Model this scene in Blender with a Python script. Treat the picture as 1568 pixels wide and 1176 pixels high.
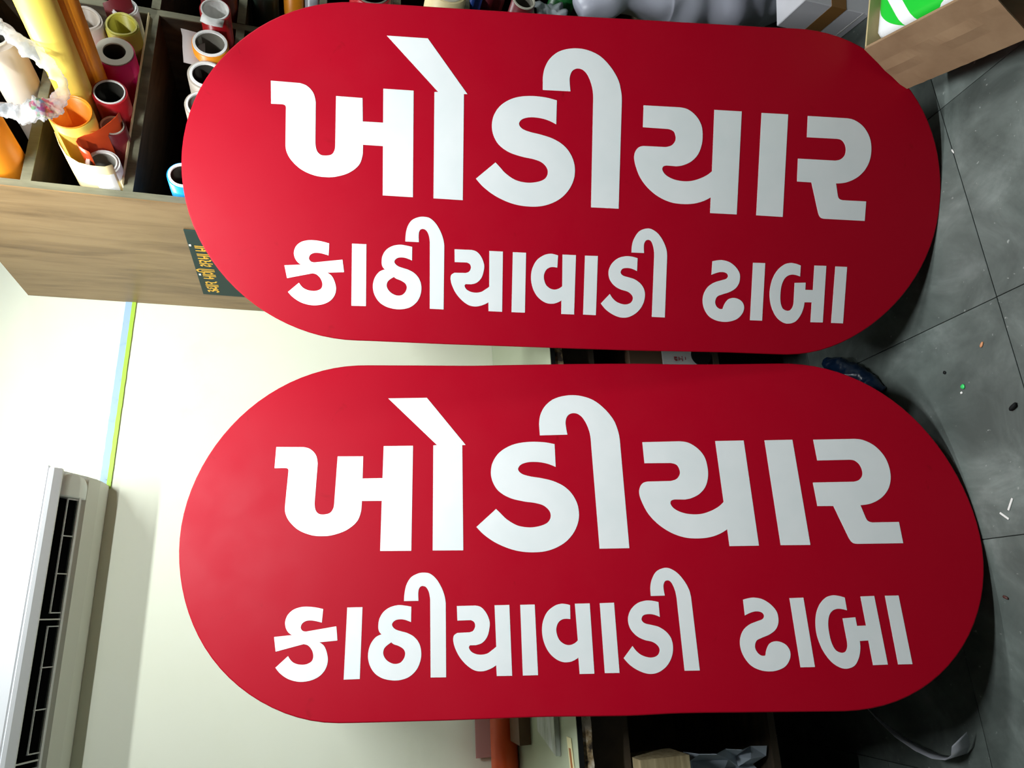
import bpy, bmesh, math, random
from mathutils import Vector, Matrix, noise
from mathutils.geometry import tessellate_polygon

random.seed(7)
for o in list(bpy.data.objects):
    bpy.data.objects.remove(o)
SC = bpy.context.scene
COL = SC.collection

# ------------------------------------------------------------------ camera
# The phone was held upright and the picture turned: world up is the picture's left.
HC = 1.4183                                    # lens height above the floor
RW = ((-0.0479791, -0.2715297, -0.9612334),    # picture right in the world
      (-0.9464233, 0.3200311, -0.0431627),     # picture down
      (0.3193446, 0.9076628, -0.2723368))      # viewing direction
cam_d = bpy.data.cameras.new('camera')
cam_d.sensor_fit = 'HORIZONTAL'
cam_d.sensor_width = 36.0
cam_d.lens = 36.0 * 1050.0 / 1568.0
cam_d.clip_start = 0.02
cam = bpy.data.objects.new('camera', cam_d)
COL.objects.link(cam)
rx, ry, rz = Vector(RW[0]), -Vector(RW[1]), -Vector(RW[2])
M = Matrix((rx, ry, rz)).transposed().to_4x4()
M.translation = (0, 0, HC)
cam.matrix_world = M
SC.camera = cam

# ------------------------------------------------------------------ world, exposure
w = bpy.data.worlds.new('world')
SC.world = w
w.use_nodes = True
w.node_tree.nodes['Background'].inputs[0].default_value = (0.80, 0.90, 1.0, 1)
w.node_tree.nodes['Background'].inputs[1].default_value = 0.03
SC.view_settings.view_transform = 'Standard'
SC.view_settings.look = 'None'
SC.view_settings.exposure = 0.0
SC.view_settings.gamma = 1.0
SC.view_settings.use_curve_mapping = False
TUBES = ((0.58, 1.26, 2.55, 20.0), (0.50, 0.62, 2.50, 36.0), (2.20, 0.75, 2.50, 17.0))   # x, y, z, watts of the ceiling tube lights

# ------------------------------------------------------------------ helpers
def tag(o, label=None, cat=None, group=None, kind=None):
    if label: o['label'] = label
    if cat: o['category'] = cat
    if group: o['group'] = group
    if kind: o['kind'] = kind
    return o

def empty(name, loc, label=None, cat=None, group=None):
    o = bpy.data.objects.new(name, None)
    o.empty_display_size = 0.05
    o.location = loc
    COL.objects.link(o)
    return tag(o, label, cat, group)

def link(name, bm, mat, parent=None, smooth=False, loc=None):
    """link a bmesh given in WORLD coordinates; parent keeps it where it is"""
    bmesh.ops.recalc_face_normals(bm, faces=bm.faces[:])
    me = bpy.data.meshes.new(name)
    bm.to_mesh(me)
    bm.free()
    if isinstance(mat, (list, tuple)):
        for m in mat: me.materials.append(m)
    elif mat: me.materials.append(mat)
    if smooth:
        for p in me.polygons: p.use_smooth = True
    return link_mesh(name, me, parent, loc)

def wmat(o):
    m = o.matrix_basis.copy()
    return wmat(o.parent) @ m if o.parent else m

def link_mesh(name, me, parent=None, loc=None):
    o = bpy.data.objects.new(name, me)
    COL.objects.link(o)
    if loc is not None:
        me.transform(Matrix.Translation(-Vector(loc)))
        o.matrix_basis = Matrix.Translation(loc)
    if parent:
        o.parent = parent
        o.matrix_basis = wmat(parent).inverted() @ o.matrix_basis
    return o

def box(bm, x0, x1, y0, y1, z0, z1, mi=0):
    v = [bm.verts.new((x, y, z)) for x in (x0, x1) for y in (y0, y1) for z in (z0, z1)]
    for q in ((0, 1, 3, 2), (4, 6, 7, 5), (0, 4, 5, 1), (2, 3, 7, 6), (0, 2, 6, 4), (1, 5, 7, 3)):
        bm.faces.new([v[i] for i in q]).material_index = mi
    return v

def boxb(x0, x1, y0, y1, z0, z1, bev=0.0, seg=2):
    bm = bmesh.new()
    box(bm, x0, x1, y0, y1, z0, z1)
    if bev:
        bmesh.ops.bevel(bm, geom=bm.edges[:], offset=bev, segments=seg, affect='EDGES', profile=0.5)
    return bm

def obox(bm, o, a, b, c):
    """box from corner o with edge vectors a, b, c"""
    o, a, b, c = map(Vector, (o, a, b, c))
    v = [bm.verts.new(o + a * i + b * j + c * k) for i in (0, 1) for j in (0, 1) for k in (0, 1)]
    for q in ((0, 1, 3, 2), (4, 6, 7, 5), (0, 4, 5, 1), (2, 3, 7, 6), (0, 2, 6, 4), (1, 5, 7, 3)):
        bm.faces.new([v[i] for i in q])
    return v

def frame(d):
    d = Vector(d).normalized()
    u = d.cross(Vector((0, 0, 1)))
    if u.length < 0.05: u = Vector((1, 0, 0))
    u.normalize()
    return d, u, u.cross(d).normalized()

def tube(bm, p, d, L, ro, ri, n=28, squash=1.0, wob=0.0):
    """hollow tube from p along d"""
    d, u, v = frame(d)
    p = Vector(p)
    rings = []
    for r, t in ((ro, 0), (ro, L), (ri, L), (ri, 0)):
        ring = []
        for i in range(n):
            a = 2 * math.pi * i / n
            rr = r * (1 + wob * math.sin(3 * a + 1))
            ring.append(bm.verts.new(p + d * t + u * (rr * math.cos(a)) + v * (rr * squash * math.sin(a))))
        rings.append(ring)
    for k in range(4):
        A, B = rings[k], rings[(k + 1) % 4]
        for i in range(n):
            bm.faces.new((A[i], A[(i + 1) % n], B[(i + 1) % n], B[i]))

def disc(bm, p, d, r, n=28):
    d, u, v = frame(d)
    bm.faces.new([bm.verts.new(Vector(p) + u * (r * math.cos(2 * math.pi * i / n)) + v * (r * math.sin(2 * math.pi * i / n))) for i in range(n)])

def sheet(bm, path, d, L, th):
    """thin sheet: path is a list of world points (profile), swept along d by L, thickness th"""
    d = Vector(d).normalized()
    path = [Vector(q) for q in path]
    top, bot = [], []
    for i, q in enumerate(path):
        t = (path[min(i + 1, len(path) - 1)] - path[max(i - 1, 0)]).normalized()
        n = t.cross(d).normalized() * (th / 2)
        top.append((bm.verts.new(q + n), bm.verts.new(q + n + d * L)))
        bot.append((bm.verts.new(q - n), bm.verts.new(q - n + d * L)))
    for i in range(len(path) - 1):
        bm.faces.new((top[i][0], top[i + 1][0], top[i + 1][1], top[i][1]))
        bm.faces.new((bot[i][0], bot[i][1], bot[i + 1][1], bot[i + 1][0]))
        bm.faces.new((top[i][0], bot[i][0], bot[i + 1][0], top[i + 1][0]))
        bm.faces.new((top[i][1], top[i + 1][1], bot[i + 1][1], bot[i][1]))
    for i in (0, -1):
        bm.faces.new((top[i][0], top[i][1], bot[i][1], bot[i][0]))

def catmull(pts, step=6):
    """pts: [(x, y, corner)] closed; smooth between corners"""
    n = len(pts)
    out = []
    for i in range(n):
        p1, p2 = pts[i], pts[(i + 1) % n]
        out.append((p1[0], p1[1]))
        if p1[2] and p2[2]: continue
        p0 = p1 if p1[2] else pts[i - 1]
        p3 = p2 if p2[2] else pts[(i + 2) % n]
        a, b = Vector(p1[:2]), Vector(p2[:2])
        q, r = Vector(p0[:2]), Vector(p3[:2])
        L = (b - a).length
        m1 = (b - q) * (L / max((b - a).length + (a - q).length, 1e-9)) if not p1[2] else None
        m2 = (r - a) * (L / max((b - a).length + (r - b).length, 1e-9)) if not p2[2] else None
        if m1 is None: m1 = (b - a) * 1.5 - m2 * 0.5
        if m2 is None: m2 = (b - a) * 1.5 - m1 * 0.5
        for k in range(1, step):
            t = k / step
            h = (a * (2 * t ** 3 - 3 * t * t + 1) + m1 * (t ** 3 - 2 * t * t + t)
                 + b * (-2 * t ** 3 + 3 * t * t) + m2 * (t ** 3 - t * t))
            out.append((h.x, h.y))
    return out

def area2(l):
    return sum(l[i][0] * l[(i + 1) % len(l)][1] - l[(i + 1) % len(l)][0] * l[i][1] for i in range(len(l)))

def plate(loops, z0, z1):
    """flat plate in local xy with holes, from z0 to z1"""
    bm = bmesh.new()
    loops = [l if (area2(l) > 0) == (i == 0) else l[::-1] for i, l in enumerate(loops)]
    flat = [q for l in loops for q in l]
    tris = tessellate_polygon([[Vector((x, y, 0)) for x, y in l] for l in loops])
    T = [bm.verts.new((x, y, z1)) for x, y in flat]
    B = [bm.verts.new((x, y, z0)) for x, y in flat]
    for a, b, c in tris:
        for V in (T, B):
            try: bm.faces.new((V[a], V[b], V[c]))
            except ValueError: pass
    k = 0
    for l in loops:
        n = len(l)
        for i in range(n):
            a, b = k + i, k + (i + 1) % n
            bm.faces.new((T[a], T[b], B[b], B[a]))
        k += n
    return bm

# ------------------------------------------------------------------ materials
def mat(name, col, rough=0.5, spec=0.5, metal=0.0, **kw):
    m = bpy.data.materials.new(name)
    m.use_nodes = True
    b = m.node_tree.nodes['Principled BSDF']
    b.inputs['Base Color'].default_value = (*col, 1)
    b.inputs['Roughness'].default_value = rough
    b.inputs['Specular IOR Level'].default_value = spec
    b.inputs['Metallic'].default_value = metal
    for k, v in kw.items():
        b.inputs[k.replace('_', ' ')].default_value = v
    return m

def nodes(m):
    return m.node_tree.nodes, m.node_tree.links, m.node_tree.nodes['Principled BSDF']

def mottle(m, cols, scale, detail=6, rough=0.6, stretch=(1, 1, 1), bump=0.0, lo=0.3, hi=0.7, dist=0.0):
    """noise driven colour variation between cols along a ramp"""
    n, l, b = nodes(m)
    tc = n.new('ShaderNodeTexCoord'); mp = n.new('ShaderNodeMapping')
    mp.inputs['Scale'].default_value = stretch
    nz = n.new('ShaderNodeTexNoise')
    nz.inputs['Scale'].default_value = scale; nz.inputs['Detail'].default_value = detail
    nz.inputs['Roughness'].default_value = rough; nz.inputs['Distortion'].default_value = dist
    rp = n.new('ShaderNodeValToRGB')
    e = rp.color_ramp.elements
    e[0].position, e[1].position = lo, hi
    e[0].color, e[1].color = (*cols[0], 1), (*cols[-1], 1)
    for i, c in enumerate(cols[1:-1]):
        x = e.new(lo + (hi - lo) * (i + 1) / (len(cols) - 1)); x.color = (*c, 1)
    l.new(tc.outputs['Object'], mp.inputs[0]); l.new(mp.outputs[0], nz.inputs['Vector'])
    l.new(nz.outputs['Fac'], rp.inputs[0]); l.new(rp.outputs[0], b.inputs['Base Color'])
    if bump:
        bp = n.new('ShaderNodeBump'); bp.inputs['Strength'].default_value = bump; bp.inputs['Distance'].default_value = 0.002
        l.new(nz.outputs['Fac'], bp.inputs['Height']); l.new(bp.outputs[0], b.inputs['Normal'])
    return m, nz, rp

RED = mat('red_vinyl', (0.385, 0.0004, 0.013), 0.5, 0.14)
def red_vinyl():
    n, l, b = nodes(RED)
    tc = n.new('ShaderNodeTexCoord')
    a = n.new('ShaderNodeTexNoise'); a.inputs['Scale'].default_value = 9; a.inputs['Detail'].default_value = 5
    r = n.new('ShaderNodeMapRange'); r.inputs[1].default_value = 0.35; r.inputs[2].default_value = 0.7
    r.inputs[3].default_value = 0.46; r.inputs[4].default_value = 0.56
    l.new(tc.outputs['Object'], a.inputs['Vector']); l.new(a.outputs['Fac'], r.inputs[0]); l.new(r.outputs[0], b.inputs['Roughness'])
    s = n.new('ShaderNodeTexNoise'); s.inputs['Scale'].default_value = 16; s.inputs['Detail'].default_value = 8; s.inputs['Distortion'].default_value = 1.2
    q = n.new('ShaderNodeValToRGB')
    q.color_ramp.elements[0].position = 0.70; q.color_ramp.elements[0].color = (0.385, 0.0004, 0.013, 1)
    q.color_ramp.elements[1].position = 0.82; q.color_ramp.elements[1].color = (0.26, 0.0004, 0.006, 1)
    l.new(tc.outputs['Object'], s.inputs['Vector']); l.new(s.outputs['Fac'], q.inputs[0]); l.new(q.outputs[0], b.inputs['Base Color'])
red_vinyl()
WHITE_VINYL = mat('white_vinyl', (0.80, 0.83, 0.83), 0.32, 0.5)
mottle(WHITE_VINYL, [(0.74, 0.78, 0.78), (0.82, 0.84, 0.84)], 6, 3)
SIDE_RED = mat('dark_red_band', (0.30, 0.004, 0.012), 0.4)
BACKING = mat('grey_backing', (0.25, 0.25, 0.25), 0.6)
WALL = mat('cream_wall_paint', (0.78, 0.82, 0.66), 0.75, 0.2)
mottle(WALL, [(0.76, 0.78, 0.62), (0.83, 0.85, 0.69), (0.84, 0.86, 0.71)], 3.0, 9, 0.65, bump=0.05, lo=0.25, hi=0.6)
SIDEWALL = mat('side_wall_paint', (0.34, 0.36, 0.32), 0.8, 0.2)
CEIL = mat('ceiling_paint', (0.60, 0.62, 0.60), 0.9, 0.1)
GROUT = mat('grout', (0.04, 0.048, 0.044), 0.9, 0.2)
def stone():
    m = mat('grey_green_stone_tile', (0.16, 0.18, 0.17), 0.55, 0.35)
    n, l, b = nodes(m)
    tc = n.new('ShaderNodeTexCoord'); oi = n.new('ShaderNodeObjectInfo')
    ad = n.new('ShaderNodeVectorMath'); ad.operation = 'MULTIPLY_ADD'
    ad.inputs[1].default_value = (1, 1, 1)
    cb = n.new('ShaderNodeCombineXYZ'); mu = n.new('ShaderNodeMath'); mu.operation = 'MULTIPLY'; mu.inputs[1].default_value = 37
    l.new(oi.outputs['Random'], mu.inputs[0]); l.new(mu.outputs[0], cb.inputs[0]); l.new(mu.outputs[0], cb.inputs[1])
    l.new(tc.outputs['Object'], ad.inputs[0]); l.new(cb.outputs[0], ad.inputs[2])
    def nz(sc, det, ro, di=0):
        x = n.new('ShaderNodeTexNoise'); x.inputs['Scale'].default_value = sc; x.inputs['Detail'].default_value = det
        x.inputs['Roughness'].default_value = ro; x.inputs['Distortion'].default_value = di
        l.new(ad.outputs[0], x.inputs['Vector']); return x
    a = nz(7, 10, 0.62, 0.6)
    r = n.new('ShaderNodeValToRGB'); e = r.color_ramp.elements
    e[0].position, e[1].position = 0.34, 0.68
    e[0].color, e[1].color = (0.068, 0.082, 0.074, 1), (0.150, 0.172, 0.160, 1)
    x = e.new(0.52); x.color = (0.100, 0.118, 0.108, 1)
    l.new(a.outputs['Fac'], r.inputs[0])
    big = nz(2.6, 5, 0.6, 1.5); bq = n.new('ShaderNodeMapRange'); bq.inputs[1].default_value = 0.4; bq.inputs[2].default_value = 0.68; bq.inputs[3].default_value = 0.82; bq.inputs[4].default_value = 1.45
    l.new(big.outputs['Fac'], bq.inputs[0])
    sc_ = n.new('ShaderNodeVectorMath'); sc_.operation = 'SCALE'; l.new(r.outputs[0], sc_.inputs[0]); l.new(bq.outputs[0], sc_.inputs['Scale'])
    s = nz(70, 3, 0.5); q = n.new('ShaderNodeValToRGB')
    q.color_ramp.elements[0].position, q.color_ramp.elements[1].position = 0.69, 0.76
    mx = n.new('ShaderNodeMix'); mx.data_type = 'RGBA'
    mx.inputs['B'].default_value = (0.30, 0.32, 0.30, 1)
    l.new(s.outputs['Fac'], q.inputs[0]); l.new(q.outputs[0], mx.inputs['Factor']); l.new(sc_.outputs[0], mx.inputs['A'])
    hs = n.new('ShaderNodeHueSaturation'); mr = n.new('ShaderNodeMapRange'); mr.inputs[3].default_value = 0.9; mr.inputs[4].default_value = 1.12
    l.new(oi.outputs['Random'], mr.inputs[0]); l.new(mr.outputs[0], hs.inputs['Value']); l.new(mx.outputs['Result'], hs.inputs['Color'])
    l.new(hs.outputs[0], b.inputs['Base Color'])
    bp = n.new('ShaderNodeBump'); bp.inputs['Strength'].default_value = 0.15; bp.inputs['Distance'].default_value = 0.003
    l.new(a.outputs['Fac'], bp.inputs['Height']); l.new(bp.outputs[0], b.inputs['Normal'])
    return m
STONE = stone()
LAMINATE = mat('oak_laminate', (0.42, 0.29, 0.15), 0.4, 0.4)
mottle(LAMINATE, [(0.165, 0.098, 0.040), (0.255, 0.160, 0.070), (0.315, 0.205, 0.094)], 4.0, 8, 0.6, stretch=(6, 6, 0.8), lo=0.28, hi=0.62, dist=0.5)
PLYEDGE = mat('ply_edge', (0.34, 0.33, 0.22), 0.7, 0.2)
mottle(PLYEDGE, [(0.10, 0.10, 0.065), (0.24, 0.23, 0.15)], 30, 4, stretch=(1, 1, 0.2))
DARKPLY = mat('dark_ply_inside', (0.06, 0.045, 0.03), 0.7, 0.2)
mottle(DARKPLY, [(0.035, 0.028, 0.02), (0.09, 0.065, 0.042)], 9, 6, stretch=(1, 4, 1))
TABLETOP = mat('pale_green_laminate', (0.40, 0.44, 0.31), 0.5, 0.3)
RAWWOOD = mat('raw_wood', (0.5, 0.38, 0.2), 0.7, 0.2)
mottle(RAWWOOD, [(0.26, 0.19, 0.09), (0.56, 0.46, 0.27)], 16, 6, stretch=(0.3, 3, 5))
CARD = mat('brown_cardboard', (0.36, 0.24, 0.14), 0.8, 0.15)
mottle(CARD, [(0.25, 0.16, 0.090), (0.33, 0.22, 0.128)], 12, 6)
CARD_IN = mat('tan_cardboard_inside', (0.46, 0.38, 0.20), 0.8, 0.15)
AC_WHITE = mat('white_plastic', (0.88, 0.90, 0.92), 0.35, 0.45)
AC_GREY = mat('grey_plastic', (0.84, 0.86, 0.85), 0.4, 0.4)
AC_BODY = mat('warm_white_plastic', (0.85, 0.86, 0.79), 0.45, 0.4)
BLACK = mat('black_plastic', (0.008, 0.009, 0.009), 0.7, 0.15)
FOIL = mat('dark_grille', (0.02, 0.022, 0.024), 0.7, 0.2)
PAPER = mat('white_paper', (0.80, 0.79, 0.76), 0.7, 0.2)
CORE = mat('kraft_core', (0.50, 0.47, 0.38), 0.8, 0.2)
CORE_DARK = mat('dark_core', (0.16, 0.15, 0.12), 0.8, 0.2)
def vinyl(name, c, rough=0.3): return mat(name, c, rough, 0.5)
V_YELLOW = vinyl('yellow_vinyl', (0.96, 0.72, 0.12), 0.4)
V_AMBER = vinyl('amber_vinyl', (0.86, 0.30, 0.012), 0.35)
V_ORANGE = vinyl('orange_vinyl', (0.88, 0.28, 0.015), 0.35)
V_REDORANGE = vinyl('red_orange_vinyl', (0.72, 0.085, 0.012), 0.35)
V_MAGENTA = vinyl('magenta_vinyl', (0.80, 0.01, 0.16), 0.3)
V_CRIMSON = vinyl('crimson_vinyl', (0.42, 0.008, 0.014), 0.3)
V_MAROON = vinyl('maroon_vinyl', (0.16, 0.012, 0.018), 0.35)
V_OLIVE = vinyl('olive_vinyl', (0.42, 0.38, 0.04), 0.45)
V_CREAM = vinyl('cream_vinyl', (0.80, 0.66, 0.36), 0.4)
V_BEIGE = vinyl('beige_vinyl', (0.46, 0.40, 0.33), 0.45)
V_BLUE = vinyl('sky_blue_vinyl', (0.02, 0.36, 0.80), 0.3)
V_NAVY = vinyl('royal_blue_vinyl', (0.02, 0.08, 0.42), 0.3)
V_GREEN = vinyl('bottle_green_vinyl', (0.005, 0.12, 0.02), 0.35)
V_DKGREEN = vinyl('dark_green_vinyl', (0.03, 0.05, 0.035), 0.35)
V_SILVER = vinyl('silver_vinyl', (0.42, 0.42, 0.46), 0.3)
V_PINK = vinyl('pink_paper', (0.55, 0.30, 0.27), 0.6)

BORE_SHADE = mat('shaded_bore', (0.035, 0.032, 0.026), 0.85, 0.1)  # near-black colour paints in the shade inside the open cores
BORE_GREY = mat('grey_bore', (0.22, 0.21, 0.18), 0.8, 0.1)
# ------------------------------------------------------------------ the two sign faces: outlines and lettering (tenths of a millimetre)
OUTLINES=('4978,3779 5250,3776 5522,3754 5793,3712 6059,3650 6322,3569 6578,3468 6826,3350 7066,3214 7296,3061 7514,2891 7719,2704 7908,2501 8080,2283 8234,2053 8368,1811 8484,1559 8581,1301 8658,1036 8717,767 8757,496 8779,222 8782,-52 8766,-325 8731,-597 8677,-865 8603,-1128 8509,-1385 8397,-1634 8267,-1874 8122,-2104 7961,-2324 7785,-2532 7597,-2728 7395,-2912 7182,-3082 6958,-3238 6724,-3379 6480,-3504 6226,-3611 5965,-3697 5696,-3760 5424,-3799 5149,-3816 4874,-3816 4601,-3813 4327,-3810 4053,-3806 3780,-3803 3506,-3802 3232,-3803 2959,-3804 2685,-3806 2411,-3807 2138,-3809 1864,-3811 1590,-3812 1317,-3811 1043,-3810 769,-3807 496,-3805 222,-3803 -52,-3801 -325,-3799 -599,-3798 -873,-3796 -1146,-3793 -1420,-3790 -1694,-3788 -1967,-3785 -2241,-3782 -2515,-3780 -2789,-3778 -3062,-3774 -3336,-3770 -3610,-3765 -3883,-3760 -4157,-3755 -4431,-3750 -4704,-3745 -4978,-3743 -5247,-3734 -5515,-3705 -5781,-3658 -6042,-3592 -6298,-3507 -6548,-3405 -6791,-3287 -7025,-3152 -7251,-3001 -7465,-2835 -7668,-2654 -7859,-2459 -8036,-2251 -8198,-2030 -8344,-1798 -8474,-1555 -8585,-1302 -8678,-1042 -8750,-774 -8801,-501 -8831,-225 -8841,53 -8830,331 -8797,607 -8744,881 -8670,1149 -8574,1410 -8458,1663 -8322,1905 -8167,2134 -7996,2351 -7810,2554 -7612,2744 -7402,2919 -7181,3080 -6950,3224 -6710,3352 -6462,3462 -6207,3554 -5946,3628 -5682,3683 -5414,3719 -5145,3737 -4874,3740 -4601,3741 -4327,3743 -4053,3744 -3780,3744 -3506,3743 -3232,3743 -2959,3743 -2685,3743 -2411,3743 -2138,3743 -1864,3743 -1590,3742 -1317,3742 -1043,3742 -769,3742 -496,3741 -222,3741 52,3742 325,3744 599,3746 873,3748 1146,3750 1420,3752 1694,3754 1967,3755 2241,3755 2515,3757 2789,3759 3062,3761 3336,3763 3610,3764 3883,3764 4157,3764 4431,3767 4704,3772',
'4978,3801 5252,3794 5524,3768 5795,3722 6061,3655 6321,3568 6574,3460 6817,3333 7049,3188 7269,3025 7476,2847 7667,2653 7844,2446 8004,2227 8147,1998 8275,1761 8386,1516 8483,1265 8565,1010 8632,750 8683,486 8719,219 8737,-51 8736,-323 8715,-594 8672,-864 8607,-1129 8521,-1390 8416,-1643 8292,-1887 8149,-2122 7990,-2346 7813,-2557 7622,-2754 7416,-2936 7197,-3103 6967,-3252 6726,-3383 6476,-3495 6218,-3588 5955,-3660 5687,-3711 5417,-3744 5146,-3759 4874,-3760 4601,-3760 4327,-3760 4053,-3760 3780,-3760 3506,-3761 3232,-3761 2959,-3762 2685,-3761 2411,-3761 2138,-3762 1864,-3765 1590,-3772 1317,-3784 1043,-3795 769,-3802 496,-3804 222,-3805 -52,-3805 -325,-3805 -599,-3804 -873,-3806 -1146,-3811 -1420,-3817 -1694,-3825 -1967,-3832 -2241,-3839 -2515,-3846 -2789,-3853 -3062,-3857 -3336,-3861 -3610,-3865 -3883,-3870 -4157,-3874 -4431,-3878 -4704,-3881 -4978,-3882 -5257,-3869 -5534,-3832 -5806,-3772 -6072,-3692 -6331,-3592 -6581,-3476 -6822,-3343 -7053,-3194 -7273,-3030 -7480,-2852 -7674,-2659 -7853,-2454 -8016,-2236 -8164,-2008 -8295,-1772 -8411,-1527 -8510,-1275 -8592,-1018 -8659,-755 -8708,-489 -8738,-220 -8749,51 -8738,323 -8708,593 -8657,860 -8588,1123 -8500,1381 -8394,1632 -8272,1876 -8133,2111 -7977,2336 -7806,2550 -7620,2752 -7419,2940 -7204,3113 -6977,3269 -6739,3409 -6491,3530 -6234,3632 -5969,3715 -5700,3778 -5426,3820 -5150,3841 -4874,3842 -4601,3839 -4327,3835 -4053,3832 -3780,3829 -3506,3825 -3232,3821 -2959,3816 -2685,3812 -2411,3809 -2138,3811 -1864,3815 -1590,3819 -1317,3822 -1043,3824 -769,3827 -496,3829 -222,3830 52,3831 325,3831 599,3831 873,3831 1146,3830 1420,3829 1694,3825 1967,3818 2241,3809 2515,3801 2789,3797 3062,3795 3336,3794 3610,3794 3883,3794 4157,3795 4431,3797 4704,3799')
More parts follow.
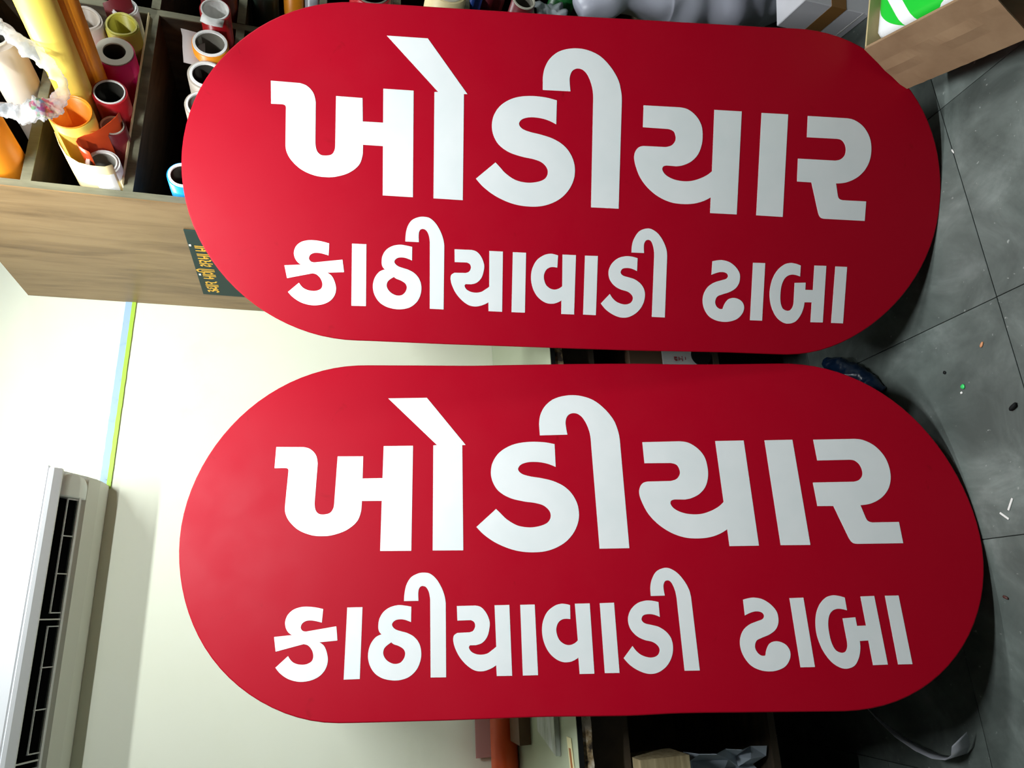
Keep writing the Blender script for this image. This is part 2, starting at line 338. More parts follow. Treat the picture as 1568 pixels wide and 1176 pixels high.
GLYPHS=[
(0, ['-6925,1926! -6300,1908! -6141,1853 -6009,1715 -5952,1515! -5952,614! -5916,455 -5836,371 -5714,356 -5588,391 -5528,488 -5515,605! -5509,1669! -4931,1656! -4918,1143! -4468,1140! -4473,1885! -3805,1877! -3780,-479! -4452,-466! -4463,626! -4905,634! -4908,429! -4985,190 -5203,4 -5495,-97 -5709,-116 -5963,-89 -6255,30 -6474,225 -6577,409 -6599,583! -6596,1323! -6608,1403 -6671,1432! -6916,1430!']),
(0, ['-4414,3044! -3509,3037! -2601,1865! -2679,1863! -2656,-498! -3316,-484! -3339,1872! -3256,1880!']),
(0, ['-566,1833! -843,1887 -1209,1897 -1541,1835 -1825,1672 -1986,1442 -2032,1202 -1990,981 -1864,779 -1633,626 -1326,536 -1049,489 -864,422 -744,292 -734,157 -808,49 -975,-19 -1204,-44 -1465,5 -1697,145 -1853,302 -1931,379! -2367,-4! -2191,-185 -1913,-374 -1543,-524 -1175,-578 -807,-548 -471,-404 -246,-183 -121,94 -114,381 -208,633 -384,835 -634,972 -912,1049 -1157,1096 -1342,1162 -1418,1262 -1362,1363 -1196,1422 -983,1424 -768,1384 -566,1299!']),
(0, ['-893,2050! -900,2320! -861,2544 -745,2758 -536,2927 -233,3009 74,2997 386,2882 640,2658 835,2370 916,2090 936,1882! 942,-544! 298,-539! 273,1757! 261,2055 204,2276 106,2464 -4,2554 -128,2567 -233,2505 -284,2369 -279,2205 -259,2052!']),
(0, ['1449,1827! 2296,1826! 2503,1785 2699,1644 2824,1453 2864,1242 2851,997 2765,765 2613,605 2426,514 2269,483! 2047,491! 1960,463 1940,392 2007,288 2169,197 2377,152 2599,155 2819,217 3006,311 3124,408! 3123,1811! 3777,1808! 3758,-563! 3119,-557! 3120,-194! 2935,-291 2714,-355 2460,-375 2174,-347 1885,-236 1625,-49 1428,186 1309,454 1268,650 1298,787 1373,876 1481,908! 2000,908! 2140,954 2222,1059 2227,1165 2176,1275 2048,1323! 1451,1333!']),
(0, ['4256,1799! 4898,1798! 4877,-577! 4233,-565!']),
(0, ['5378,1786! 6329,1781! 6528,1745 6750,1608 6910,1383 6973,1137 6955,857 6852,618 6664,423 6407,296 6145,257! 6202,-18! 6239,-95 6330,-129! 6913,-133! 6901,-591! 5908,-580! 5801,-550 5736,-428! 5542,255! 5189,262! 5186,791! 6102,786! 6231,823 6325,921 6348,1046 6311,1184 6224,1272 6108,1295! 5380,1296!']),
(1, ['-5624,-1581! -5823,-1537 -6043,-1523 -6229,-1566 -6348,-1663 -6398,-1798 -6379,-1920 -6319,-2017 -6235,-2075! -6603,-2101! -6544,-2385! -5981,-2258! -5881,-2292 -5796,-2390 -5764,-2501 -5790,-2591 -5878,-2641 -5977,-2653 -6098,-2634 -6198,-2582 -6282,-2479! -6522,-2692! -6405,-2812 -6228,-2918 -6007,-2972 -5786,-2954 -5610,-2877 -5500,-2750 -5462,-2592 -5493,-2436 -5561,-2304 -5661,-2234! -5289,-2210! -5328,-1932! -5950,-2016! -6027,-1996 -6067,-1931 -6040,-1852 -5952,-1804 -5820,-1804 -5636,-1849!']),
(1, ['-5120,-1567! -4802,-1569! -4792,-2958! -5116,-2959!']),
(1, ['-3776,-1592! -3923,-1564 -4057,-1553 -4225,-1591 -4358,-1681 -4438,-1818 -4454,-1976 -4430,-2065 -4380,-2119! -4507,-2179 -4605,-2318 -4643,-2499 -4611,-2678 -4508,-2844 -4350,-2952 -4147,-3003 -3966,-3002 -3787,-2947 -3642,-2818 -3566,-2646 -3556,-2464 -3606,-2307 -3710,-2187 -3846,-2112 -3982,-2072 -4095,-2031 -4163,-1965 -4164,-1909 -4109,-1856 -4030,-1837 -3918,-1845 -3776,-1898!', '-4174,-2281! -4124,-2318 -4022,-2355 -3920,-2419 -3882,-2497 -3905,-2599 -3983,-2681 -4106,-2696 -4231,-2643 -4311,-2556 -4335,-2466 -4302,-2375 -4174,-2281!']),
(1, ['-3931,-1474! -3923,-1306 -3885,-1137 -3798,-999 -3664,-926 -3541,-906 -3394,-931 -3257,-1045 -3152,-1209 -3081,-1387 -3053,-1543! -3041,-2982! -3354,-2975! -3380,-1465! -3410,-1309 -3468,-1210 -3543,-1179 -3603,-1204 -3633,-1284 -3628,-1479!']),
(1, ['-2818,-1610! -2431,-1612! -2305,-1653 -2200,-1774 -2139,-1931 -2141,-2056 -2189,-2228 -2290,-2345 -2426,-2390! -2551,-2390! -2573,-2434 -2526,-2512 -2422,-2565 -2307,-2578 -2193,-2558 -2103,-2503 -2008,-2434! -2025,-1620! -1715,-1623! -1700,-2996! -2011,-2991! -2018,-2788! -2141,-2853 -2300,-2892 -2461,-2870 -2623,-2765 -2763,-2610 -2858,-2431 -2895,-2285 -2881,-2194 -2807,-2142! -2557,-2138! -2478,-2106 -2438,-2020 -2458,-1942 -2528,-1899! -2808,-1899!']),
(1, ['-1485,-1628! -1181,-1631! -1173,-3001! -1481,-2999!']),
(1, ['-438,-1666! -532,-1642 -625,-1634 -763,-1671 -922,-1786 -1022,-1972 -1051,-2168 -1023,-2373 -936,-2565 -805,-2699 -663,-2768 -523,-2775 -419,-2745 -330,-2696! -325,-3007! -26,-3010! -22,-1645! -334,-1642! -320,-2366! -394,-2422 -498,-2452 -603,-2428 -698,-2351 -748,-2226 -751,-2112 -696,-1996 -593,-1939 -449,-1944!']),
(1, ['191,-1649! 491,-1647! 487,-3012! 188,-3006!']),
(1, ['1429,-1665! 1290,-1633 1148,-1629 984,-1674 847,-1782 769,-1923 757,-2062 801,-2199 912,-2323 1056,-2399 1223,-2445 1321,-2518 1352,-2599 1315,-2688 1233,-2735 1115,-2740 971,-2691 874,-2613 800,-2511! 597,-2737! 717,-2873 886,-2984 1078,-3048 1267,-3031 1454,-2921 1579,-2754 1631,-2567 1613,-2393 1525,-2257 1379,-2157 1236,-2115 1092,-2074 1038,-2006 1076,-1924 1181,-1898 1300,-1910 1425,-1961!']),
(1, ['1282,-1537! 1296,-1329 1357,-1165 1459,-1035 1622,-973 1741,-985 1887,-1076 2012,-1233 2102,-1426 2128,-1599! 2126,-3019! 1817,-3013! 1822,-1633! 1811,-1471 1765,-1311 1715,-1244 1662,-1230 1608,-1253 1569,-1342 1578,-1538!']),
(1, ['3220,-1673! 3335,-1648 3456,-1639 3627,-1678 3776,-1778 3879,-1915 3901,-2031 3878,-2173 3798,-2292 3656,-2379 3489,-2438 3370,-2493 3322,-2612 3355,-2717 3431,-2778 3511,-2780! 3559,-2652 3639,-2551 3759,-2514 3882,-2536 3982,-2604 4031,-2720 4005,-2851 3901,-2983 3758,-3053 3565,-3082 3345,-3046 3171,-2945 3055,-2761 3021,-2574 3053,-2409 3143,-2266 3284,-2168 3451,-2111 3571,-2070 3611,-2006 3577,-1944 3491,-1916 3371,-1927 3209,-1988!']),
(1, ['4205,-1674! 4500,-1673! 4485,-3028! 4191,-3025!']),
(1, ['5374,-1700! 5262,-1664 5126,-1647 4968,-1690 4803,-1837 4691,-2052 4642,-2336 4665,-2572 4737,-2782 4855,-2956 5008,-3059 5144,-3079 5302,-3027 5419,-2881 5485,-2713 5507,-2563! 5688,-2558! 5681,-3031! 5984,-3029! 6004,-1686! 5712,-1688! 5703,-2268! 5513,-2269! 5514,-2099! 5244,-2112! 5243,-2554! 5224,-2673 5166,-2758 5081,-2777 4980,-2728 4925,-2611 4905,-2446 4919,-2210 4984,-2031 5078,-1945 5200,-1918 5369,-1955!']),
(1, ['6232,-1690! 6521,-1694! 6489,-3037! 6196,-3033!'])]
def parse(s):
    out = []
    for t in s.split():
        k = t.endswith('!')
        x, y = t.rstrip('!').split(',')
        out.append((int(x) * 1e-4, int(y) * 1e-4, k))
    return out

# ------------------------------------------------------------------ room shell
WALL_Y = 2.063
X0, X1, YF, ZC = -2.2, 2.62, -2.2, 2.62
fl = link('floor', boxb(X0, X1, YF, WALL_Y, -0.10, -0.006), GROUT, loc=(0, 0, -0.006))
tag(fl, 'grey green stone floor of large square slabs', kind='structure')
tile_me = {}
for ci in range(-5, 5):
    cx0, cx1 = 0.608 + 0.5 * ci, 1.108 + 0.5 * ci
    ys = 1.012 if ci >= -1 else (1.312 if ci % 2 == 0 else 1.012)
    for ri in range(-6, 4):
        y0, y1 = ys + 0.6 * (ri - 1), ys + 0.6 * ri
        a0, a1, b0, b1 = max(cx0, X0), min(cx1, X1), max(y0, YF), min(y1, WALL_Y)
        if a1 - a0 < 0.03 or b1 - b0 < 0.03: continue
        key = (round(a1 - a0, 3), round(b1 - b0, 3))
        if key not in tile_me:
            hx, hy = key[0] / 2 - 0.0009, key[1] / 2 - 0.0009
            bm = boxb(-hx, hx, -hy, hy, -0.007, 0.0, 0.0006, 1)
            bmesh.ops.recalc_face_normals(bm, faces=bm.faces[:])
            me = bpy.data.meshes.new('tile'); bm.to_mesh(me); bm.free(); me.materials.append(STONE)
            tile_me[key] = me
        t = bpy.data.objects.new('tile', tile_me[key]); COL.objects.link(t)
        t.parent = fl
        t.location = Vector(((a0 + a1) / 2, (b0 + b1) / 2, 0)) - fl.location
def struct(name, bm, m, label): return tag(link(name, bm, m), label, kind='structure')
struct('wall_back', boxb(X0 - .1, X1 + .1, WALL_Y, WALL_Y + 0.12, -0.1, ZC + .1), WALL, 'pale cream green painted back wall')
struct('wall_left', boxb(X0 - .1, X0, YF, WALL_Y, -0.1, ZC + .1), SIDEWALL, 'pale side wall on the left of the shop')
struct('wall_right', boxb(X1, X1 + .1, YF, WALL_Y, -0.1, ZC + .1), SIDEWALL, 'pale side wall behind the roll cabinet')
struct('ceiling', boxb(X0 - .1, X1 + .1, YF, WALL_Y + .1, ZC, ZC + .1), CEIL, 'white ceiling with tube lights')

# painted band along the wall: pale blue strip with a lime strip under it
tr = empty('trim_1', (0.65, WALL_Y, 1.955)); tag(tr, 'thin pale blue and lime strip along the wall beside the air conditioner', kind='structure')
LIME = mat('lime_strip', (0.42, 0.66, 0.06), 0.5)
PBLUE = mat('pale_blue_strip', (0.55, 0.74, 0.86), 0.5)
mottle(PBLUE, [(0.08, 0.08, 0.12), (0.34, 0.52, 0.70), (0.38, 0.56, 0.74)], 26, 3, lo=0.24, hi=0.40)
def ragged(z0, z1, jag, th):
    n = 60; bm = bmesh.new(); A = []
    for i in range(n + 1):
        x = 0.375 + (0.929 - 0.375) * i / n
        a, b = z0 + jag * noise.noise((x * 40, 0, z0)), z1 + jag * noise.noise((x * 40, 5, z1))
        A.append([bm.verts.new((x, WALL_Y - th * k, z)) for z in (a, b) for k in (0, 1)])
    for p, q in zip(A, A[1:]):
        for i, j in ((0, 1), (1, 3), (3, 2)): bm.faces.new((p[i], p[j], q[j], q[i]))
    bm.faces.new((A[0][0], A[0][1], A[0][3], A[0][2])); bm.faces.new((A[-1][0], A[-1][1], A[-1][3], A[-1][2]))
    return bm
link('blue_strip', ragged(1.953, 1.971, 0.0012, 0.003), PBLUE, tr)
link('lime_strip', ragged(1.943, 1.9535, 0.0010, 0.004), LIME, tr)

# ------------------------------------------------------------------ ceiling tube lights
TUBE_E = mat('glowing_tube', (0.9, 0.95, 0.9), 0.5)
nodes(TUBE_E)[2].inputs['Emission Color'].default_value = (0.93, 0.985, 1.0, 1)
nodes(TUBE_E)[2].inputs['Emission Strength'].default_value = 4.0
for i, (tx, ty, tz, watt) in enumerate(TUBES):
    t = empty('tube_light', (tx, ty, ZC), ('ceiling tube light nearest the back wall', 'ceiling tube light above the camera', 'ceiling tube light at the far right of the shop')[i], 'lamp', 'ceiling tube lights')
    link('housing', boxb(tx - .32, tx + .32, ty - .03, ty + .03, tz + .03, ZC, .006), AC_WHITE, t)
    bm = bmesh.new(); tube(bm, (tx - .30, ty, tz + .012), (1, 0, 0), .60, .014, .010, 16)
    link('tube', bm, TUBE_E, t, True)
    for s in (-1, 1):
        link('end_cap', boxb(tx + s * .31 - .012, tx + s * .31 + .012, ty - .02, ty + .02, tz - .006, tz + .03, .003), AC_WHITE, t)
    ld = bpy.data.lights.new('tube_glow', 'AREA'); ld.shape = 'RECTANGLE'; ld.size = 0.58; ld.size_y = 0.03
    ld.energy = watt; ld.color = (0.93, 0.985, 1.0)
    lo = bpy.data.objects.new('tube_glow', ld); COL.objects.link(lo); lo.parent = t
    lo.matrix_basis = Matrix.Translation((0, 0, tz - .008 - ZC))

# ------------------------------------------------------------------ the two signboards
SIGNS = (
    ((0.9332, 1.2413, 0.8609), ((-0.042, -0.192, -0.9805), (-0.9271, 0.3733, -0.0333), (0.3724, 0.9076, -0.1937)), 1.0,
     'red pill-shaped signboard with white Gujarati lettering leaning on the oak roll cabinet'),
    ((0.18231, 1.43092, 0.84927), ((-0.0391, -0.2705, -0.9619), (-0.9983, -0.0321, 0.0496), (-0.0442, 0.9622, -0.2687)), 1.005,
     'red pill-shaped signboard with white Gujarati lettering leaning below the air conditioner'))
ROW = ((0.02563, -0.00288, -0.01687), (0.03065, 0.00164, -0.02287))     # lettering of the second board sits a touch differently
TH = 0.045
for si, (loc, ax, sc, label) in enumerate(SIGNS):
    a, b, c = (Vector(v) for v in ax)
    c = a.cross(b).normalized(); b = c.cross(a).normalized(); a = a.normalized()
    R = Matrix((a, -b, -c)).transposed().to_4x4()
    R.translation = loc
    sg = empty('signboard', (0, 0, 0), label, 'signboard', 'pair of red signboards')
    sg.matrix_basis = R @ Matrix.Scale(sc, 4)
    ol = [(p[0], p[1]) for p in parse(OUTLINES[si])]
    if area2(ol) < 0: ol = ol[::-1]
    n = len(ol)
    nrm = []
    for i in range(n):
        t = Vector(ol[(i + 1) % n]) - Vector(ol[i - 1]); nrm.append(Vector((t.y, -t.x)).normalized())
    def ring(bm, inset, z): return [bm.verts.new((ol[i][0] - nrm[i].x * inset, ol[i][1] - nrm[i].y * inset, z)) for i in range(n)]
    def loft(bm, rings):
        for A, B in zip(rings, rings[1:]):
            for i in range(n): bm.faces.new((A[i], A[(i + 1) % n], B[(i + 1) % n], B[i]))
    def put(name, bm, m, smooth=False):
        bmesh.ops.recalc_face_normals(bm, faces=bm.faces[:])
        me = bpy.data.meshes.new(name); bm.to_mesh(me); bm.free(); me.materials.append(m)
        if smooth:
            for p in me.polygons: p.use_smooth = len(p.vertices) == 4
        o = bpy.data.objects.new(name, me); COL.objects.link(o); o.parent = sg; return o
    bm = bmesh.new(); bv = 0.003
    rs = [ring(bm, 0.002, -0.008), ring(bm, 0.0, -0.008)] + [ring(bm, bv * (1 - math.cos(k * math.pi / 8)), -bv * (1 - math.sin(k * math.pi / 8))) for k in range(5)]
    loft(bm, rs); bm.faces.new(rs[-1])
    put('face_panel', bm, RED)
    bm = bmesh.new(); rs = [ring(bm, 0.004, -TH), ring(bm, 0.0015, -TH), ring(bm, 0.0015, -0.008), ring(bm, 0.004, -0.008)]
    loft(bm, rs + [rs[0]])
    put('side_band', bm, SIDE_RED)
    bm = bmesh.new(); rs = [ring(bm, 0.004, -TH + .004), ring(bm, 0.004, -TH + .001)]
    loft(bm, rs); bm.faces.new(rs[0]); bm.faces.new(rs[1])
    put('back_panel', bm, BACKING)
    U = 0.38
    for row, contours in GLYPHS:
        loops = []
        for cs in contours:
            P = parse(cs)
            if si == 1:
                dx, dy, an = ROW[row]; co, s_ = math.cos(an), math.sin(an)
                # shift and turn, given in picture sense (y down)
                P = [(x * co + y * s_ + dx * U, -((-y) * co + x * s_ + dy * U), k) for x, y, k in P]
            loops.append(catmull(P))
        put('letter', plate(loops, 0.0, 0.0005), WHITE_VINYL)

# ------------------------------------------------------------------ cabinet full of vinyl rolls
CX0, CX1, CYF, CZT = 0.927, 2.56, 1.50, 2.22
cab = empty('roll_cabinet', (1.74, 1.78, 0), 'tall oak laminate cabinet with open pigeonholes full of vinyl rolls', 'cabinet')
sp = link('side_panel', boxb(CX0, CX0 + .003, CYF, WALL_Y - .002, 0, CZT), LAMINATE, cab)
sp['label'] = 'oak laminate side of the cabinet'
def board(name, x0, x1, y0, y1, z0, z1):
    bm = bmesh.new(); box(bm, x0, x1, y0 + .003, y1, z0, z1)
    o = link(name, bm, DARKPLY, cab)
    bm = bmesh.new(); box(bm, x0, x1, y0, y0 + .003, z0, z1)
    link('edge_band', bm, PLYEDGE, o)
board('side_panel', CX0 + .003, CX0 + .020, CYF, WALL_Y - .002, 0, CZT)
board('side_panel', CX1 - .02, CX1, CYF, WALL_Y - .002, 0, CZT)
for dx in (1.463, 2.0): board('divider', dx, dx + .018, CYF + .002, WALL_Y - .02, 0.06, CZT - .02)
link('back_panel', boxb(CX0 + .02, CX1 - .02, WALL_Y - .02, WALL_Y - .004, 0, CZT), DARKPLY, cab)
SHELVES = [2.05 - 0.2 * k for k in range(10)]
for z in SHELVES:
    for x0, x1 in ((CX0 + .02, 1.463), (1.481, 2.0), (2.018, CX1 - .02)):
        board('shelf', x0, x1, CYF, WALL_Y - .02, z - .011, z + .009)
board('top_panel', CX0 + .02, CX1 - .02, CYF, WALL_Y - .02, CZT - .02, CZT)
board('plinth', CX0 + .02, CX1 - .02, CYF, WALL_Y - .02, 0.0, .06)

# notice on the cabinet side
pl = empty('notice_plate', (CX0, 1.78, 1.70), 'dark green notice plate with yellow Gujarati writing on the cabinet side', 'sign')
PLATE = mat('dark_green_plate', (0.026, 0.052, 0.044), 0.6, 0.2)
YINK = mat('yellow_letters', (0.85, 0.48, 0.03), 0.5)
WDOT = mat('white_dots', (0.9, 0.88, 0.82), 0.5)
link('plate', boxb(CX0 - .004, CX0 - .0002, 1.607, 1.962, 1.615, 1.748, .0008, 1), PLATE, pl)
ST = {
 'u': [[(.1, .9), (.5, .95), (.62, .75), (.3, .58), (.62, .45), (.6, .15), (.3, .05), (.1, .2)], [(.62, .5), (.9, .4), (.95, .1)]],
 'dha': [[(.4, .95), (.15, .9), (.1, .75), (.3, .62), (.1, .5), (.1, .3), (.35, .18), (.78, .32)], [(.78, 1), (.78, 0)]],
 'aa': [[(.2, 1), (.2, 0)]],
 'ra': [[(.1, .92), (.45, .95), (.62, .75), (.45, .55), (.12, .5), (.4, .5), (.5, .15), (.78, .05)]],
 'ma': [[(.1, 1), (.1, .4), (.22, .22), (.38, .35)], [(.1, .5), (.8, .5)], [(.8, 1), (.8, 0)]],
 'ga': [[(.05, .3), (.2, .18), (.4, .35), (.42, .8), (.28, .95), (.05, .88)], [(.78, 1), (.78, 0)]],
 'ii': [[(-.6, 1.05), (-.5, 1.32), (-.1, 1.42), (.18, 1.2), (.22, .9), (.22, 0)]],
 'sha': [[(.1, .9), (.35, .95), (.5, .75), (.2, .55), (.1, .3), (.3, .15), (.5, .3)], [(.85, 1), (.85, 0)]],
}
def stroke(bm, pts, w, f):
    for (x0, y0), (x1, y1) in zip(pts, pts[1:]):
        d = Vector((x1 - x0, y1 - y0)); L = d.length; d /= L; nn = Vector((-d.y, d.x)) * w
        e = d * w * 0.7
        q = [(x0 - e.x + nn.x, y0 - e.y + nn.y), (x1 + e.x + nn.x, y1 + e.y + nn.y), (x1 + e.x - nn.x, y1 + e.y - nn.y), (x0 - e.x - nn.x, y0 - e.y - nn.y)]
        A = [bm.verts.new(f(p, 0)) for p in q]; B = [bm.verts.new(f(p, 1)) for p in q]
        bm.faces.new(A); bm.faces.new(B)
        for i in range(4): bm.faces.new((A[i], A[(i + 1) % 4], B[(i + 1) % 4], B[i]))
cy, hz = 1.943, 0.030
for ch, adv in (('u', 1.05), ('dha', 1.0), ('aa', .45), ('ra', .95), (None, .55), ('ma', 1.0), ('aa', .45), ('ga', 1.0), ('ii', .45), (None, .55),
                ('sha', 1.05), ('ra', .95), ('ma', 1.0), ('aa', .45), (None, .5), ('ma', 1.0), ('aa', .4)):
    wq = 0.0208
    if ch:
        bm = bmesh.new()
        for s in ST[ch]:
            stroke(bm, s, 0.075, lambda p, k: (CX0 - .0040 - .0006 * k - .0001 * random.random(), cy - p[0] * wq, 1.702 + p[1] * hz))
        link('letter', bm, YINK, pl)
    cy -= adv * wq
for yy, zz in ((1.675, 1.7435), (1.833, 1.741)):
    bm = bmesh.new(); obox(bm, (CX0 - .0055, yy, zz - .003), (.0015, 0, 0), (0, .007, 0), (0, 0, .005))
    link('dot', bm, WDOT, pl)

# ---- rolls
def roll(label, p, d, L, ro, ri, outer, core=CORE, cw=0.004, bore=None, squash=1.0, name='vinyl_roll', group='vinyl rolls in the cabinet', wob=0.0, cat='roll'):
    """p: centre of the near end; d: axis pointing into the cabinet"""
    t = empty(name, p, label, cat, group)
    bm = bmesh.new(); tube(bm, p, d, L, ro, ri + cw, 32, squash, wob); link('vinyl', bm, outer, t, False)
    dd = Vector(d).normalized()
    bm = bmesh.new(); tube(bm, Vector(p) - dd * .003, d, L + .002, ri + cw * .98, ri, 32, squash, wob); link('core', bm, core, t, False)
    bm = bmesh.new(); tube(bm, Vector(p) + dd * .001, d, L - .004, ri * .995, ri * .95, 32, squash, wob); link('bore', bm, bore or BORE_SHADE, t, False)
    for o in t.children:
        for q in o.data.polygons: q.use_smooth = abs(q.normal.dot(dd)) < 0.5
    return t
IN = (0, 1, 0)
roll('magenta vinyl roll with a wide pale core ring', (1.274, 1.44, 1.902), IN, .52, .042, .024, V_MAGENTA, CORE, .016)
roll('crimson vinyl roll with a thin pale rim below the magenta one', (1.156, 1.435, 1.8965), IN, .52, .036, .030, V_CRIMSON, PAPER, .002)
roll('small dark roll with a grey open core next to the orange sheet', (1.083, 1.455, 1.886), IN, .5, .027, .022, V_MAROON, CORE, .002, BORE_GREY)
roll('white paper roll in the bottom corner of the pigeonhole', (0.986, 1.46, 1.894), IN, .5, .034, .026, PAPER, PAPER, .003, BORE_GREY)
roll('olive yellow crumpled roll at the top of the pigeonhole', (1.356, 1.44, 1.897), IN, .5, .036, .030, V_OLIVE, V_OLIVE, .003, V_OLIVE, wob=.04)
roll('beige paper roll with fanned end beside the olive one', (1.345, 1.43, 1.971), IN, .5, .037, .030, V_BEIGE, V_BEIGE, .003, V_BEIGE, wob=.05)
roll('white roll behind the olive one by the divider', (1.428, 1.46, 1.905), IN, .5, .030, .024, PAPER, PAPER, .003, BORE_GREY)
roll('long glossy yellow vinyl roll jutting far out of the cabinet', (1.152, 1.06, 1.967), IN, .94, .036, .030, V_YELLOW, V_AMBER, .003, V_AMBER)
roll('amber vinyl roll tucked beside the long yellow roll', (1.218, 1.10, 1.951), IN, .88, .033, .027, V_AMBER, CORE, .003)
roll('orange vinyl roll with a wide open end under the plastic bag', (1.070, 1.41, 1.956), IN, .52, .044, .0415, V_YELLOW, V_ORANGE, .0015, V_ORANGE)
roll('grey vinyl roll lying in the top pigeonhole', (1.205, 1.37, 2.104), IN, .55, .042, .024, V_BEIGE, PAPER, .004)
roll('fat orange roll at the edge of the top pigeonhole', (1.005, 1.33, 2.112), IN, .6, .048, .040, V_ORANGE, V_CREAM, .004, V_CREAM)
roll('white roll with yellow trim behind the signboard edge', (1.334, 1.43, 1.702), IN, .5, .041, .033, V_AMBER, PAPER, .006, CORE_DARK)
roll('tan vinyl roll half hidden by the signboard edge', (1.249, 1.44, 1.704), IN, .5, .042, .031, V_BEIGE, PAPER, .006)
roll('white lined roll almost hidden by the signboard edge', (1.165, 1.445, 1.704), IN, .5, .041, .033, V_BEIGE, PAPER, .004, BORE_GREY)
roll('red vinyl roll with white lining poking past the divider', (1.419, 1.41, 1.696), IN, .6, .035, .029, V_CRIMSON, PAPER, .003, PAPER)
roll('sky blue vinyl roll beside the cabinet side', (0.990, 1.478, 1.736), IN, .5, .034, .026, V_BLUE, PAPER, .005)
roll('dark red roll at the top edge behind the signboard', (1.535, 1.44, 1.705), IN, .5, .044, .034, V_MAROON, V_MAROON, .003)
roll('dark green roll right of the maroon roll', (1.60, 1.44, 1.60), IN, .5, .036, .030, V_DKGREEN, CORE_DARK, .003)
roll('amber roll seen just over the signboard top corner', (1.575, 1.40, 1.523), IN, .5, .026, .020, V_AMBER, PAPER, .003)
roll('silver roll next to the amber one over the signboard', (1.575, 1.43, 1.478), IN, .5, .018, .012, V_SILVER, CORE, .003)
roll('crimson roll over the middle of the signboard edge', (1.625, 1.45, 1.325), IN, .5, .055, .048, V_CRIMSON, CORE_DARK, .003)
roll('roll with a thick cream core over the signboard edge', (1.664, 1.43, 1.117), IN, .5, .056, .036, V_CREAM, CORE, .014, CORE_DARK)
roll('royal blue roll between the two cream cores', (1.715, 1.44, 1.02), IN, .5, .018, .012, V_NAVY, CORE, .003)
roll('dark red roll between the two cream cores', (1.785, 1.45, .955), IN, .5, .036, .030, V_MAROON, CORE_DARK, .003)
roll('roll with a thin cream core above the green roll', (1.668, 1.425, .897), IN, .5, .034, .028, V_MAROON, CORE, .005, CORE_DARK)
roll('bottle green roll low in the cabinet', (1.785, 1.45, .745), IN, .5, .040, .034, V_GREEN, CORE_DARK, .003)
# loose sheets
def arc(c, r, a0, a1, n, d):
    d, u, v = frame(d)
    return [Vector(c) + u * (r * math.cos(a0 + (a1 - a0) * i / n)) + v * (r * math.sin(a0 + (a1 - a0) * i / n)) for i in range(n + 1)]
def loose(label, path, d, L, th, m, name='vinyl_sheet'):
    bm = bmesh.new(); sheet(bm, path, d, L, th)
    o = link(name, bm, m, None, True, loc=path[0]); return tag(o, label, 'sheet')
V_FLAP = vinyl('red_orange_face', (0.70, 0.075, 0.012), 0.4)
y_ = 1.425
fl1 = [(1.028 + .050 * math.cos(a) * 1.0, y_, 1.905 + .034 * math.sin(a)) for a in [math.pi * (0.62 + k / 16) for k in range(9)]]
loose('red orange vinyl sheet with a curled white edge in the pigeonhole',
      [(1.098, y_, 1.868), (1.085, y_, 1.873), (1.068, y_, 1.884), (1.050, y_, 1.897), (1.034, y_, 1.913), (1.026, y_, 1.928), (1.018, y_, 1.938), (1.008, y_, 1.940),
       (0.999, y_, 1.934), (0.992, y_, 1.924), (0.987, y_, 1.912)], (0, 1, 0), .5, .0012, V_FLAP)
loose('cream backing sheet standing in the pigeonhole below the orange roll',
      [(1.03, 1.43, 1.985), (1.0, 1.43, 1.972), (0.975, 1.43, 1.955), (0.960, 1.43, 1.930), (0.956, 1.43, 1.905), (0.957, 1.43, 1.880), (0.965, 1.43, 1.866)], (0, 1, 0), .5, .0012, V_CREAM)
loose('plain off-white paper sheet beside the row of rolls',
      [(1.386, 1.452, 1.775), (1.360, 1.447, 1.768), (1.325, 1.445, 1.764), (1.283, 1.448, 1.758)], (.10, .25, -1), .05, .0012, mat('greyish_paper', (.50, .43, .41), .7), 'paper_sheet')
loose('small torn white label on the red roll',
      [(1.394, 1.404, 1.722), (1.384, 1.400, 1.707), (1.382, 1.400, 1.690), (1.386, 1.404, 1.672)], (-1, 0, .1), .022, .0012, PAPER, 'paper_label')
loose('thin dark red sheet hanging over the white roll',
      [(1.40, 1.43, 1.94), (1.425, 1.43, 1.915), (1.43, 1.43, 1.885)], (0, 1, 0), .4, .0015, V_MAROON)
loose('yellow liner sheet along the pigeonhole shelf',
      [(1.455, 1.490, 1.8605), (1.30, 1.489, 1.8605), (1.15, 1.488, 1.8605), (1.03, 1.488, 1.8605), (0.96, 1.489, 1.8605)], (0, 1, 0), .45, .0015, V_CREAM, 'liner_sheet')

